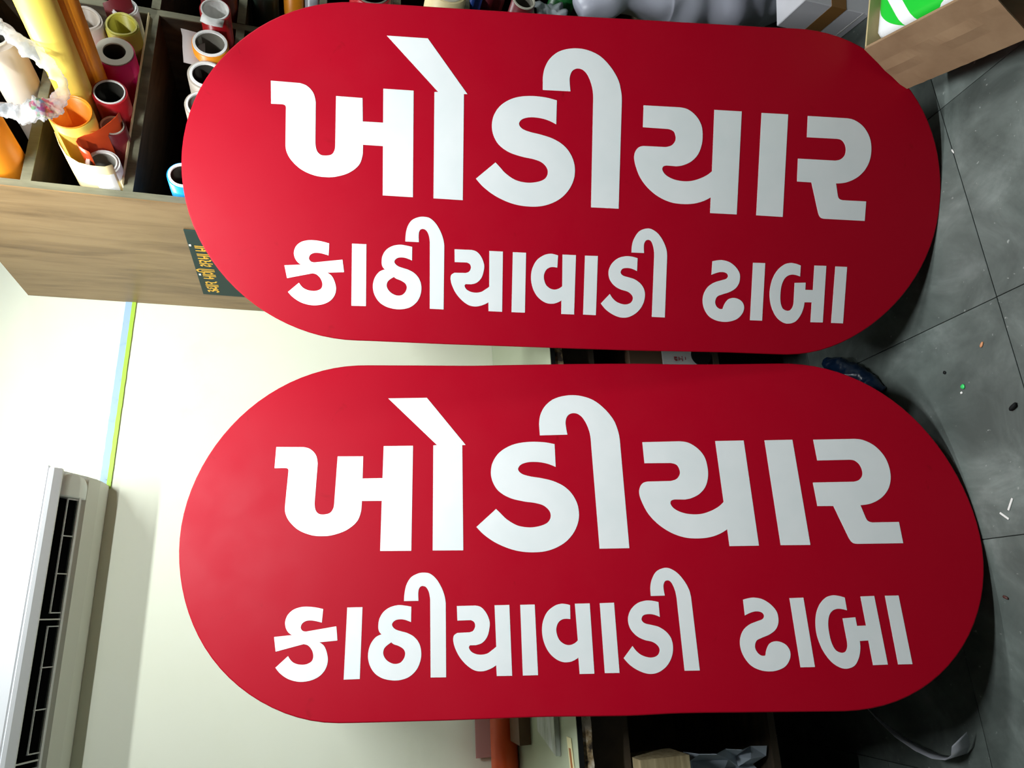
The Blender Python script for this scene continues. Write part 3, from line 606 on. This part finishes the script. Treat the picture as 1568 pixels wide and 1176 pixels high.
# plastic bag hung on the rolls
def bag_mat():
    m = mat('clear_plastic', (0.86, 0.88, 0.90), 0.18, 0.5, Transmission_Weight=0.6, IOR=1.12, Alpha=0.62)
    n, l, b = nodes(m)
    tc = n.new('ShaderNodeTexCoord')
    mp = n.new('ShaderNodeVectorMath'); mp.operation = 'DISTANCE'; mp.inputs[1].default_value = BAG_PRINT
    mk = n.new('ShaderNodeMath'); mk.operation = 'LESS_THAN'; mk.inputs[1].default_value = 0.021
    vo = n.new('ShaderNodeTexVoronoi'); vo.inputs['Scale'].default_value = 130
    sp_ = n.new('ShaderNodeSeparateColor')
    rp = n.new('ShaderNodeValToRGB'); rp.color_ramp.interpolation = 'CONSTANT'
    e = rp.color_ramp.elements
    e[0].color = (.75, .03, .16, 1); e[1].position = .85; e[1].color = (.06, .4, .08, 1)
    for p_, c_ in ((.25, (.9, .9, .9, 1)), (.42, (.05, .25, .7, 1)), (.58, (.9, .9, .9, 1)), (.72, (.7, .04, .3, 1))):
        x = e.new(p_); x.color = c_
    mx = n.new('ShaderNodeMix'); mx.data_type = 'RGBA'; mx.inputs['A'].default_value = (.86, .88, .9, 1)
    l.new(tc.outputs['Object'], mp.inputs[0]); l.new(mp.outputs['Value'], mk.inputs[0])
    l.new(tc.outputs['Object'], vo.inputs['Vector']); l.new(vo.outputs['Color'], sp_.inputs[0])
    l.new(sp_.outputs[0], rp.inputs[0]); l.new(rp.outputs[0], mx.inputs['B']); l.new(mk.outputs[0], mx.inputs['Factor'])
    l.new(mx.outputs['Result'], b.inputs['Base Color'])
    return m
BAG_PRINT = Vector((0.972, 1.275, 1.952))
BAG = bag_mat()
def crumple_loop(pts, rad, closed, n=14, seg=10, depth=0.5, rough=0.35, ns=60):
    """crumpled film gathered along a path"""
    P = []
    N = len(pts)
    for i in range(N if closed else N - 1):
        p0, p1, p2, p3 = (Vector(pts[(i + k) % N] if closed else pts[min(max(i + k, 0), N - 1)]) for k in (-1, 0, 1, 2))
        r1, r2 = rad[i], rad[(i + 1) % N]
        for k in range(seg):
            t = k / seg
            q = 0.5 * ((2 * p1) + (p2 - p0) * t + (2 * p0 - 5 * p1 + 4 * p2 - p3) * t * t + (3 * p1 - p0 - 3 * p2 + p3) * t ** 3)
            P.append((q, r1 + (r2 - r1) * t))
    bm = bmesh.new(); R_ = []
    for i, (q, r) in enumerate(P):
        t = (P[(i + 1) % len(P)][0] - P[i - 1][0]).normalized() if closed or 0 < i < len(P) - 1 else (P[min(i + 1, len(P) - 1)][0] - P[max(i - 1, 0)][0]).normalized()
        u = t.cross(Vector((0, 1, 0))).normalized(); v = u.cross(t)
        ring = []
        for k in range(n):
            a = 2 * math.pi * k / n
            g = q + u * (r * math.cos(a)) + v * (r * depth * math.sin(a))
            s = 1 + rough * noise.noise(g * ns) + rough * .6 * noise.noise(g * ns * 2.3)
            ring.append(bm.verts.new(q + u * (r * s * math.cos(a)) + v * (r * depth * s * math.sin(a))))
        R_.append(ring)
    for i in range(len(R_) if closed else len(R_) - 1):
        A, B = R_[i], R_[(i + 1) % len(R_)]
        for k in range(n): bm.faces.new((A[k], A[(k + 1) % n], B[(k + 1) % n], B[k]))
    if not closed: bm.faces.new(R_[0]); bm.faces.new(R_[-1])
    return bm
yb = 1.285
bm = crumple_loop([(1.185, yb, 2.09), (1.145, yb, 2.045), (1.105, yb - .01, 1.995), (1.070, yb - .01, 1.955), (1.030, yb, 1.928), (0.985, yb, 1.938), (0.966, yb - .01, 1.958), (0.958, yb, 1.99), (0.965, yb, 2.03), (0.975, yb, 2.08), (1.0, yb, 2.13), (1.1, yb, 2.14)],
                  [.010, .012, .017, .014, .009, .019, .025, .020, .015, .013, .012, .010], True, n=18, seg=14, depth=0.45, rough=.5, ns=75)
bg = link('plastic_bag', bm, BAG, None, True)
tag(bg, 'crumpled clear plastic carrier bag with colourful print hanging over the rolls', 'bag')

# ------------------------------------------------------------------ air conditioner
AX0, AX1 = -0.53, 0.388
ac = empty('air_conditioner', ((AX0 + AX1) / 2, WALL_Y, 1.95), 'white split air conditioner with open louvres high on the wall', 'air conditioner')
def extr(name, prof, x0, x1, m, smooth=False, parent=None, bev=0):
    bm = bmesh.new()
    A = [bm.verts.new((x0, y, z)) for y, z in prof]; B = [bm.verts.new((x1, y, z)) for y, z in prof]
    n = len(prof)
    for i in range(n): bm.faces.new((A[i], A[(i + 1) % n], B[(i + 1) % n], B[i]))
    bm.faces.new(A); bm.faces.new(B)
    if bev: bmesh.ops.bevel(bm, geom=[e for e in bm.edges if abs(e.verts[0].co.x - e.verts[1].co.x) < 1e-6], offset=bev, segments=2, affect='EDGES')
    return link(name, bm, m, parent or ac, smooth)
# rear body: underside rising from the wall to the outlet, back and top
extr('body', [(WALL_Y - .001, 1.947), (2.045, 1.945), (2.00, 1.952), (1.955, 1.967), (1.944, 1.984), (1.952, 2.05), (1.965, 2.20), (2.02, 2.24), (WALL_Y - .001, 2.24)], AX0 + .004, AX1 - .004, AC_BODY, bev=.004)
extr('front_panel', [(1.842, 2.026), (1.846, 2.022), (1.858, 2.026), (1.862, 2.23), (1.90, 2.243), (2.0, 2.245), (2.0, 2.252), (1.895, 2.25), (1.856, 2.235), (1.840, 2.15), (1.838, 2.06)], AX0, AX1 + .004, AC_WHITE, bev=.002)
extr('front_lip', [(1.8435, 2.021), (1.8475, 2.014), (1.862, 2.0005), (1.866, 1.9995), (1.871, 2.004), (1.868, 2.022), (1.860, 2.034), (1.850, 2.028)], AX0 + .002, AX1, AC_WHITE, bev=.002)
extr('outlet', [(1.868, 2.020), (1.884, 2.056), (1.936, 2.056), (1.9385, 1.984), (1.9435, 1.982), (1.951, 2.056), (1.951, 2.12), (1.864, 2.12), (1.864, 2.034)], AX0 + .03, AX1 - .04, BLACK)
def endcap(x0, x1, left):
    bm = bmesh.new()
    pr = [(1.867, 2.0005), (1.895, 1.9890), (1.925, 1.977), (1.952, 1.9665)]
    n = 14; rows = []
    for k in range(n + 1):
        t = k / n
        w_ = 1.0 if t < .45 else math.sqrt(max(0.0, 1 - ((t - .45) / .55) ** 2)) * .9 + .1
        x = x0 + (x1 - x0) * t
        mid = ((1.867 + 1.952) / 2, (2.0005 + 1.9665) / 2)
        rows.append([bm.verts.new((x, mid[0] + (y - mid[0]) * w_, mid[1] + (z - mid[1]) * w_ + .001)) for y, z in pr])
    back = [[bm.verts.new(v.co + Vector((0, .012, .026))) for v in r] for r in rows]
    for G in (rows, back):
        for A, B in zip(G, G[1:]):
            for i in range(3): bm.faces.new((A[i], A[i + 1], B[i + 1], B[i]))
    for i in (0, 3):
        for k in range(n): bm.faces.new((rows[k][i], rows[k + 1][i], back[k + 1][i], back[k][i]))
    for k in (0, n):
        for i in range(3): bm.faces.new((rows[k][i], rows[k][i + 1], back[k][i + 1], back[k][i]))
    return link('end_cap', bm, AC_GREY, ac, True)
endcap(AX1 - .062, AX1 - .004, False); endcap(AX0 + .062, AX0 + .004, True)
extr('side_cover', [(1.855, 2.020), (1.955, 1.974), (2.0, 1.956), (2.0, 2.235), (1.865, 2.225)], AX1 - .012, AX1 - .001, AC_WHITE, bev=.002)
extr('side_cover', [(1.855, 2.020), (1.955, 1.974), (2.0, 1.956), (2.0, 2.235), (1.865, 2.225)], AX0 + .001, AX0 + .012, AC_WHITE, bev=.002)
def bar(name, x0, x1, y, z, w=.0022, h=.006): return link(name, boxb(x0, x1, y - h / 2, y + h / 2, z - w, z + w), AC_WHITE, ac)
# long outer louvre and the comb frames behind it
flap = extr('louvre', [(1.930, 1.975), (1.936, 1.972), (1.937, 1.974), (1.931, 1.978)], AX0 + .07, AX1 - .060, AC_WHITE)
xs = AX1 - .066
while xs > AX0 + .12:
    xe = max(xs - .265, AX0 + .08)
    fr = empty('louvre_frame', (xs, 1.93, 1.985)); fr.parent = ac; fr.matrix_basis = wmat(ac).inverted() @ Matrix.Translation((xs, 1.93, 1.985))
    link('rail', boxb(xe, xs, 1.9065, 1.9095, 1.992, 1.995), AC_WHITE, fr)
    for k in range(4):
        x = xs - (xs - xe) * k / 3
        bm = bmesh.new(); obox(bm, (x - .0012, 1.907, 1.993), (.0024, 0, 0), (0, .025, -.018), (0, .001, .003)); link('vane', bm, AC_WHITE, fr)
    bm = bmesh.new(); obox(bm, (xe - .016, 1.874, 2.006), (.003, 0, 0), (0, .055, -.030), (0, .001, .004)); link('divider', bm, AC_GREY, fr)
    xs = xe - .03
for k in range(7):
    x = AX1 - .10 - k * .11
    bm = bmesh.new(); obox(bm, (x, 1.886, 2.026), (.002, 0, 0), (.006, .045, .0), (.0, .0, .028)); link('guide_vane', bm, FOIL, ac)

# ------------------------------------------------------------------ low work rack behind the second sign
TZ, TY = 0.863, 1.507
rack = empty('work_rack', (0.05, 1.78, 0), 'low rack with pale laminate top and chipped plywood edge behind the signboards', 'rack')
link('top', boxb(-.95, .925, TY, WALL_Y - .002, TZ - .010, TZ), [TABLETOP], rack)
link('top_edge', boxb(-.95, .925, TY - .002, TY, TZ - .012, TZ - .001), BLACK, rack)
def chipped():
    bm = bmesh.new(); n = 90; A = []
    for i in range(n + 1):
        x = -.95 + 1.875 * i / n
        j = .006 * max(0, noise.noise((x * 23, 2, 0))) + .003 * noise.noise((x * 60, 7, 0))
        A.append([bm.verts.new(q) for q in ((x, TY + .004 - j * .3, TZ - .0125), (x, TY + .001 + j, TZ - .034 + j), (x, TY + .25, TZ - .034), (x, TY + .25, TZ - .0125))])
    for p, q in zip(A, A[1:]):
        for i in range(4): bm.faces.new((p[i], p[(i + 1) % 4], q[(i + 1) % 4], q[i]))
    bm.faces.new(A[0]); bm.faces.new(A[-1]); return bm
PLYCHIP = mat('chipped_ply', (.45, .36, .22), .8)
mottle(PLYCHIP, [(.03, .02, .012), (.30, .21, .10), (.62, .56, .44)], 38, 5, lo=.36, hi=.60)
link('front_rail', chipped(), PLYCHIP, rack)
for x in (-.95, -.035, .905): link('side_panel', boxb(x, x + .018, TY + .05, WALL_Y - .004, 0, TZ - .034), DARKPLY, rack)
link('back_panel', boxb(-.93, .905, WALL_Y - .02, WALL_Y - .004, .02, TZ - .034), DARKPLY, rack)
link('shelf', boxb(-.93, .905, TY + .06, WALL_Y - .02, .34, .358), DARKPLY, rack)
link('apron', boxb(-.93, .905, TY + .05, TY + .066, TZ - .14, TZ - .034), DARKPLY, rack)

# on the rack top
roll('orange vinyl roll lying on the rack top against the wall', (-.08, 1.972, TZ + .036), (-1, 0, 0), .62, .036, .028, V_REDORANGE, CORE, .004, group='rolls on the rack')
bm = bmesh.new(); obox(bm, (-.365, 2.046, TZ + .001), (.28, 0, 0), (0, .003, 0), (0, .006, .095)); tag(link('pink_sheet', bm, V_PINK, loc=(-.365, 2.046, TZ)), 'dull pink paper sheet standing behind the orange roll on the rack', 'sheet')
bm = bmesh.new(); obox(bm, (-.31, 1.84, TZ + .001), (.32, .0, 0), (-.0, .085, 0), (0, 0, .03)); tag(link('brown_board', bm, mat('dark_brown_board', (.12, .06, .025), .5), loc=(-.15, 1.88, TZ)), 'dark brown board lying before the orange roll on the rack', 'board')
GREYPL = mat('weathered_grey_plank', (.42, .45, .40), .7); mottle(GREYPL, [(.22, .22, .17), (.46, .50, .44), (.5, .5, .52)], 24, 5, stretch=(.4, 2, 2))
bm = bmesh.new(); obox(bm, (-.300, 1.615, TZ + .001), (.34, .0, 0), (.035, .125, 0), (0, 0, .012)); tag(link('grey_plank', bm, GREYPL, loc=(-.13, 1.68, TZ)), 'weathered pale grey plank with a slanted end on the rack', 'plank')
tg = empty('price_tag', (-.28, 1.545, TZ), 'cream card tag with a brown centre near the rack edge', 'tag')
bm = bmesh.new(); obox(bm, (-.33, 1.528, TZ + .0012), (.075, .012, 0), (0, .026, 0), (0, 0, .0015)); link('card', bm, mat('cream_card', (.72, .66, .38), .6), tg)
bm = bmesh.new(); obox(bm, (-.33, 1.5345, TZ + .0028), (.055, .009, 0), (0, .011, 0), (0, 0, .0006)); link('brown_centre', bm, mat('tag_brown', (.34, .12, .03), .6), tg)

# inside and under the rack
bm = bmesh.new(); obox(bm, (-.54, 1.52, .60), (.232, 0, .0), (0, .09, 0), (0, 0, .118)); wb = link('wood_block', bm, RAWWOOD, loc=(-.39, 1.56, .6)); tag(wb, 'rough sawn wooden block in the rack under the table edge', 'wood')
tag(link('wood_offcut', boxb(-.62, -.45, 1.57, 1.66, .359, .599), mat('blackened_wood', (.02, .015, .01), .8)), 'dark wooden offcut standing on the rack shelf under the block', 'wood')
BLUEPAPER = mat('blue_grey_paper', (.40, .46, .52), .5)
def folded(p, w, h, m, label, name, cat, seed):
    random.seed(seed)
    t = bmesh.new(); G = []
    for i in range(7):
        G.append([t.verts.new(Vector(p) + Vector((w * i / 6, .035 * random.uniform(-1, 1), h * j / 6 + .012 * random.uniform(-1, 1)))) for j in range(7)])
    for i in range(6):
        for j in range(6): t.faces.new((G[i][j], G[i + 1][j], G[i + 1][j + 1], G[i][j + 1]))
    o = link(name, t, m, loc=p); sm = o.modifiers.new('thick', 'SOLIDIFY'); sm.thickness = .002
    return tag(o, label, cat)
folded((-.445, 1.59, .375), .125, .19, BLUEPAPER, 'crumpled blue grey paper on the rack shelf', 'crumpled_paper', 'paper', 3)
bag2 = crumple_loop([(-.60, 1.85, .07), (-.55, 1.78, .075), (-.50, 1.68, .07), (-.48, 1.60, .05)], [.04, .08, .08, .045], False, depth=.9, rough=.3, ns=25)
tag(link('grey_bag', bag2, mat('grey_film', (.42, .42, .40), .35), None, True), 'grey plastic bag lying on the floor under the rack', 'bag')
# gap between the signs: brown carton, white printed sheet
tag(link('brown_carton', boxb(.48, .86, 1.60, 1.95, .36, .60, .003, 1), mat('dark_carton', (.16, .09, .05), .7)), 'brown carton on the rack shelf seen in the gap between signs', 'box')
pp = empty('printed_sheet', (.65, 1.585, .43), 'white sheet with red print leaning in the gap between the signs', 'paper')
bm = bmesh.new(); obox(bm, (.58, 1.575, .37), (.14, 0, 0), (0, .002, 0), (0, .01, .135)); link('sheet', bm, PAPER, pp)
RINK = mat('red_ink', (.45, .03, .05), .6)
for k, (x_, z_, w_, h_) in enumerate(((.648, .470, .010, .002), (.646, .463, .004, .006), (.654, .463, .004, .006), (.648, .456, .010, .002), (.651, .445, .002, .007), (.646, .446, .004, .002), (.656, .446, .004, .002), (.650, .436, .009, .002))):
    link('print_mark', boxb(x_, x_ + w_, 1.5795, 1.5805, z_, z_ + h_), RINK, pp)
bm = bmesh.new(); tube(bm, (.66, 1.565, .395), (0, 1, 0), .004, .030, .002, 20); link('dark_arch', bm, BLACK, pp)

tag(link('blue_bag', crumple_loop([(.635, 1.50, .03), (.60, 1.455, .035), (.565, 1.41, .032), (.525, 1.372, .020), (.505, 1.35, .010)], [.02, .034, .032, .022, .008], False, depth=.8, rough=.45, ns=45),
     mat('dark_blue_film', (.006, .022, .06), .3), None, True), 'dark blue plastic bag on the floor behind the signboard foot', 'bag')
# silver strip curling on the floor
pts = [(-.275, 1.60, .012), (-.30, 1.55, .018), (-.325, 1.49, .026), (-.343, 1.44, .020), (-.350, 1.405, .010), (-.343, 1.372, .008), (-.325, 1.345, .018), (-.300, 1.328, .032)]
bm = bmesh.new(); prev = None
for i in range(36):
    t = i / 35 * (len(pts) - 1); k = min(int(t), len(pts) - 2); u_ = t - k
    q = Vector(pts[k]).lerp(Vector(pts[k + 1]), u_)
    a = 0.5 + 1.9 * i / 35
    wv = Vector((math.cos(a) * .7, .25, math.sin(a))) * .026
    cur = (bm.verts.new(q - wv + Vector((0, 0, .020))), bm.verts.new(q + wv + Vector((0, 0, .020))))
    if prev: bm.faces.new((prev[0], prev[1], cur[1], cur[0]))
    prev = cur
o = link('plastic_strip', bm, mat('silver_strip', (.42, .43, .47), .35), None, True, loc=pts[0]); sm = o.modifiers.new('thick', 'SOLIDIFY'); sm.thickness = .001
tag(o, 'twisted silver plastic strip on the floor beside the signboard foot', 'strip')

# ------------------------------------------------------------------ clutter on the right of the first sign
# open cardboard box with hanging flap and a green and white pack inside
A = Vector((1.197, .966, .24)); h = Vector((-.386, -.922, 0)).normalized(); p = Vector((.922, -.386, 0)).normalized()
bx = empty('cardboard_box', A + h * .15 + p * .16 - Vector((0, 0, .24)), 'open brown cardboard box with a hanging front flap on the floor', 'box')
def panel(name, o, a, b, c, m, par=None):
    bm = bmesh.new(); obox(bm, o, a, b, c); return link(name, bm, m, par or bx)
t_ = .004
Z = Vector((0, 0, 1))
G = A - Z * .24
panel('side_panel', G, h * .30, p * t_, Z * .24, CARD)
panel('side_panel', G + p * t_, p * .316, h * t_, Z * .24, CARD_IN)
panel('side_panel', G + p * .32, h * .30, p * t_, Z * .24, CARD)
panel('side_panel', G + h * .30, p * .324, h * t_, Z * .24, CARD)
panel('bottom_panel', G + h * t_ + p * t_ + Z * .001, h * .292, p * .312, Z * t_, CARD_IN)
def flap():
    bm = bmesh.new(); n = 24; m_ = 6; top = []
    for i in range(n + 1):
        r = []
        for j in range(m_ + 1):
            v = j / m_
            e = .003 * math.exp(-((v - .45 - .06 * math.sin(i * .5)) / .07) ** 2)          # crease along the flap
            jag = .003 * noise.noise((i * .9, 0, 0)) if j == m_ else 0
            q = A + h * (.30 * i / n - .01 * v) + (-p * (.066 * v) - Z * (.135 * v + jag)) + (-p * .9 + Z * .45) * (e + .001)
            r.append(bm.verts.new(q))
        top.append(r)
    for a_, b_ in zip(top, top[1:]):
        for j in range(m_): bm.faces.new((a_[j], a_[j + 1], b_[j + 1], b_[j]))
    o = link('flap', bm, CARD, bx, False); s = o.modifiers.new('thick', 'SOLIDIFY'); s.thickness = .003; s.offset = 0
    return o
flap()
GREEN = mat('green_white_print', (.02, .60, .05), .3)
def pack_mat():
    n, l, b = nodes(GREEN)
    tc = n.new('ShaderNodeTexCoord')
    def vm(op, v, out='Value'):
        x = n.new('ShaderNodeVectorMath'); x.operation = op; x.inputs[1].default_value = v; l.new(tc.outputs['Object'], x.inputs[0]); return x.outputs[out]
    def mt(op, a, v):
        x = n.new('ShaderNodeMath'); x.operation = op; l.new(a, x.inputs[0])
        if isinstance(v, float): x.inputs[1].default_value = v
        elif v is not None: l.new(v, x.inputs[1])
        return x.outputs[0]
    st = mt('LESS_THAN', mt('ABSOLUTE', mt('SUBTRACT', vm('DOT_PRODUCT', (.855, .53, 0)), .098), None), .013)      # diagonal white stripe
    dz = n.new('ShaderNodeVectorMath'); dz.operation = 'MULTIPLY'; dz.inputs[1].default_value = (1, 1, 0); l.new(tc.outputs['Object'], dz.inputs[0])
    di = n.new('ShaderNodeVectorMath'); di.operation = 'DISTANCE'; di.inputs[1].default_value = (.13, .14, 0); l.new(dz.outputs[0], di.inputs[0])
    ed = mt('GREATER_THAN', di.outputs['Value'], .128)                                                          # white rim
    fac = mt('MAXIMUM', st, ed)
    mx = n.new('ShaderNodeMix'); mx.data_type = 'RGBA'; mx.inputs['A'].default_value = (.015, .58, .04, 1); mx.inputs['B'].default_value = (.85, .87, .88, 1)
    l.new(fac, mx.inputs['Factor']); l.new(mx.outputs['Result'], b.inputs['Base Color'])
pack_mat()
bm = bmesh.new(); obox(bm, (0.008, 0.016, 0), (.28, 0, 0), (0, .26, 0), (0, 0, .22))
bmesh.ops.bevel(bm, geom=bm.edges[:], offset=.03, segments=4, affect='EDGES', profile=.6)
bmesh.ops.recalc_face_normals(bm, faces=bm.faces[:])
me = bpy.data.meshes.new('green_pack'); bm.to_mesh(me); bm.free(); me.materials.append(GREEN)
for q in me.polygons: q.use_smooth = True
gp = bpy.data.objects.new('green_pack', me); COL.objects.link(gp)
mm = Matrix((h, p, Z)).transposed().to_4x4(); mm.translation = G + Z * .007; gp.matrix_basis = mm
if mm.to_3x3().determinant() < 0: me.flip_normals()
tag(gp, 'glossy green and white printed pack inside the cardboard box', 'package')

# white carton with a brown tape band
P1 = Vector((1.516, 1.120, 0)); e1 = (Vector((1.541, 1.228, 0)) - P1).normalized(); e2 = Vector((e1.y, -e1.x, 0))
wc = empty('white_carton', P1 + e1 * .06 + e2 * .1, 'white carton with a brown tape band beside the signboard', 'box')
LAV = mat('white_carton_board', (.62, .60, .66), .6); mottle(LAV, [(.70, .69, .73), (.80, .78, .84)], 5, 4)
bm = bmesh.new(); obox(bm, P1 + Z * .001, e1 * .118, e2 * .26, Z * .212); bmesh.ops.bevel(bm, geom=bm.edges[:], offset=.002, segments=1, affect='EDGES'); link('body', bm, LAV, wc)
TAPE = mat('brown_tape', (.28, .13, .03), .25)
bm = bmesh.new(); obox(bm, P1 + Z * .080 - e1 * .0008 - e2 * .0008, e1 * .1196, e2 * .2616, Z * .048); link('tape', bm, TAPE, wc)
bm = bmesh.new(); obox(bm, P1 + Z * .022 - e1 * .0006 - e2 * .0006, e1 * .119, e2 * .001, Z * .003); link('crease', bm, PAPER, wc)

# grey plastic sheeting piled between the sign and the cabinet
def sheeting(o, a, b, c, n, m, amp, seed, mt, label, name, cat):
    bm = bmesh.new(); V = []
    for i in range(n + 1):
        r = []
        for j in range(m + 1):
            u_, v_ = i / n, j / m
            q = Vector(o) + Vector(a) * u_ + Vector(b) * v_
            f = (abs(noise.noise((u_ * 3.2 + v_ * 2.2 + seed, v_ * 1.3 - u_, seed))) * 1.6 + .26 * abs(noise.noise((u_ * 7 - v_ * 5, v_ * 6, seed + 3))) - .3)
            r.append(bm.verts.new(q + Vector(c) * (f * amp) + Vector(c) * (-(2 * v_ - 1) ** 2 * .05)))
        V.append(r)
    for A_, B_ in zip(V, V[1:]):
        for j in range(m): bm.faces.new((A_[j], A_[j + 1], B_[j + 1], B_[j]))
    ob = link(name, bm, mt, None, True, loc=o); s = ob.modifiers.new('thick', 'SOLIDIFY'); s.thickness = .0012
    return tag(ob, label, cat)
FILM = mat('lilac_grey_film', (.50, .51, .60), .35, .5)
tag(link('plastic_sheeting', crumple_loop([(1.90, 1.375, .03), (1.87, 1.37, .18), (1.82, 1.37, .36), (1.79, 1.37, .52), (1.70, 1.385, .66), (1.66, 1.41, .74)],
     [.11, .155, .16, .145, .085, .03], False, n=56, seg=22, depth=.68, rough=.27, ns=6), FILM, None, True), 'crumpled lilac grey plastic sheeting piled beside the signboard', 'plastic sheet')
FILM2 = mat('grey_film_dark', (.30, .33, .35), .3, .5)
sheeting((1.60, 1.44, .76), (.0, .01, .09), (.12, .0, .0), (-.5, -.85, 0), 20, 16, .04, 9.1, FILM2, 'small crumpled grey plastic piece above the lilac sheeting', 'plastic_scrap', 'plastic sheet')
OLW = mat('olive_wood', (.34, .33, .10), .6)
bm = bmesh.new(); obox(bm, (1.625, 1.462, .0), (.035, 0, 0), (.0, .014, 0), (.04, .02, .72)); tag(link('olive_batten', bm, OLW, loc=(1.64, 1.47, 0)), 'olive painted wooden batten leaning on the cabinet front', 'batten')

# ------------------------------------------------------------------ scraps on the floor
def chip(name, label, p, r, m, sq=(1, 1, .35), seed=1, rot=0):
    bm = bmesh.new(); bmesh.ops.create_icosphere(bm, subdivisions=2, radius=r)
    for v in bm.verts:
        v.co *= 1 + .35 * noise.noise(v.co / r * 1.3 + Vector((seed, 0, 0)))
        v.co = Vector((v.co.x * sq[0], v.co.y * sq[1], v.co.z * sq[2]))
    zmin = min(v.co.z for v in bm.verts)
    bmesh.ops.transform(bm, matrix=Matrix.Translation((p[0], p[1], -zmin)) @ Matrix.Rotation(rot, 4, 'Z'), verts=bm.verts)
    return tag(link(name, bm, m, None, True, loc=(p[0], p[1], 0)), label, 'scrap', 'scraps on the floor')
chip('green_bead', 'bright green round bead on the stone floor', (.445, 1.144), .0055, mat('bead_green', (.04, .62, .14), .4), seed=2)
chip('white_crumb', 'tiny white crumb beside the green bead', (.433, 1.152), .003, PAPER, seed=3)
chip('black_scrap', 'small black scrap between the green bead and the signs', (.492, 1.180), .0042, BLACK, seed=4)
chip('black_clip', 'long black clip on the floor near the picture edge', (.366, 1.043), .009, BLACK, (.55, 1.3, .5), 5, .6)
chip('orange_chip', 'pale orange chip on the floor by the tile joint', (.52, 1.074), .0058, mat('chip_orange', (.62, .27, .12), .6), (.6, 1.2, .3), 6, .9)
chip('brown_chip', 'dark reddish brown chip near the foot of the lower sign', (-.014, 1.176), .0055, mat('chip_brown', (.07, .02, .015), .6), (.6, 1.3, .4), 7, -.6)
chip('white_sliver', 'short white sliver on the floor near the upper sign', (.986, 1.010), .0055, PAPER, (1.2, .35, .3), 8, .2)
for k, (q0, q1) in enumerate((((.183, 1.102), (.160, 1.118)), ((.158, 1.138), (.142, 1.122)))):
    d_ = Vector((q1[0] - q0[0], q1[1] - q0[1], 0)); nn = Vector((-d_.y, d_.x, 0)).normalized() * .0022
    bm = bmesh.new(); obox(bm, Vector((*q0, 0)) - nn, d_, nn * 2, Z * .0025)
    bmesh.ops.bevel(bm, geom=bm.edges[:], offset=.0007, segments=1, affect='EDGES')
    tag(link('white_peel', bm, PAPER, None, loc=(*q0, 0)), ('longer curled white peel on the floor by the lower sign', 'shorter white peel on the floor by the lower sign')[k], 'scrap', 'scraps on the floor')
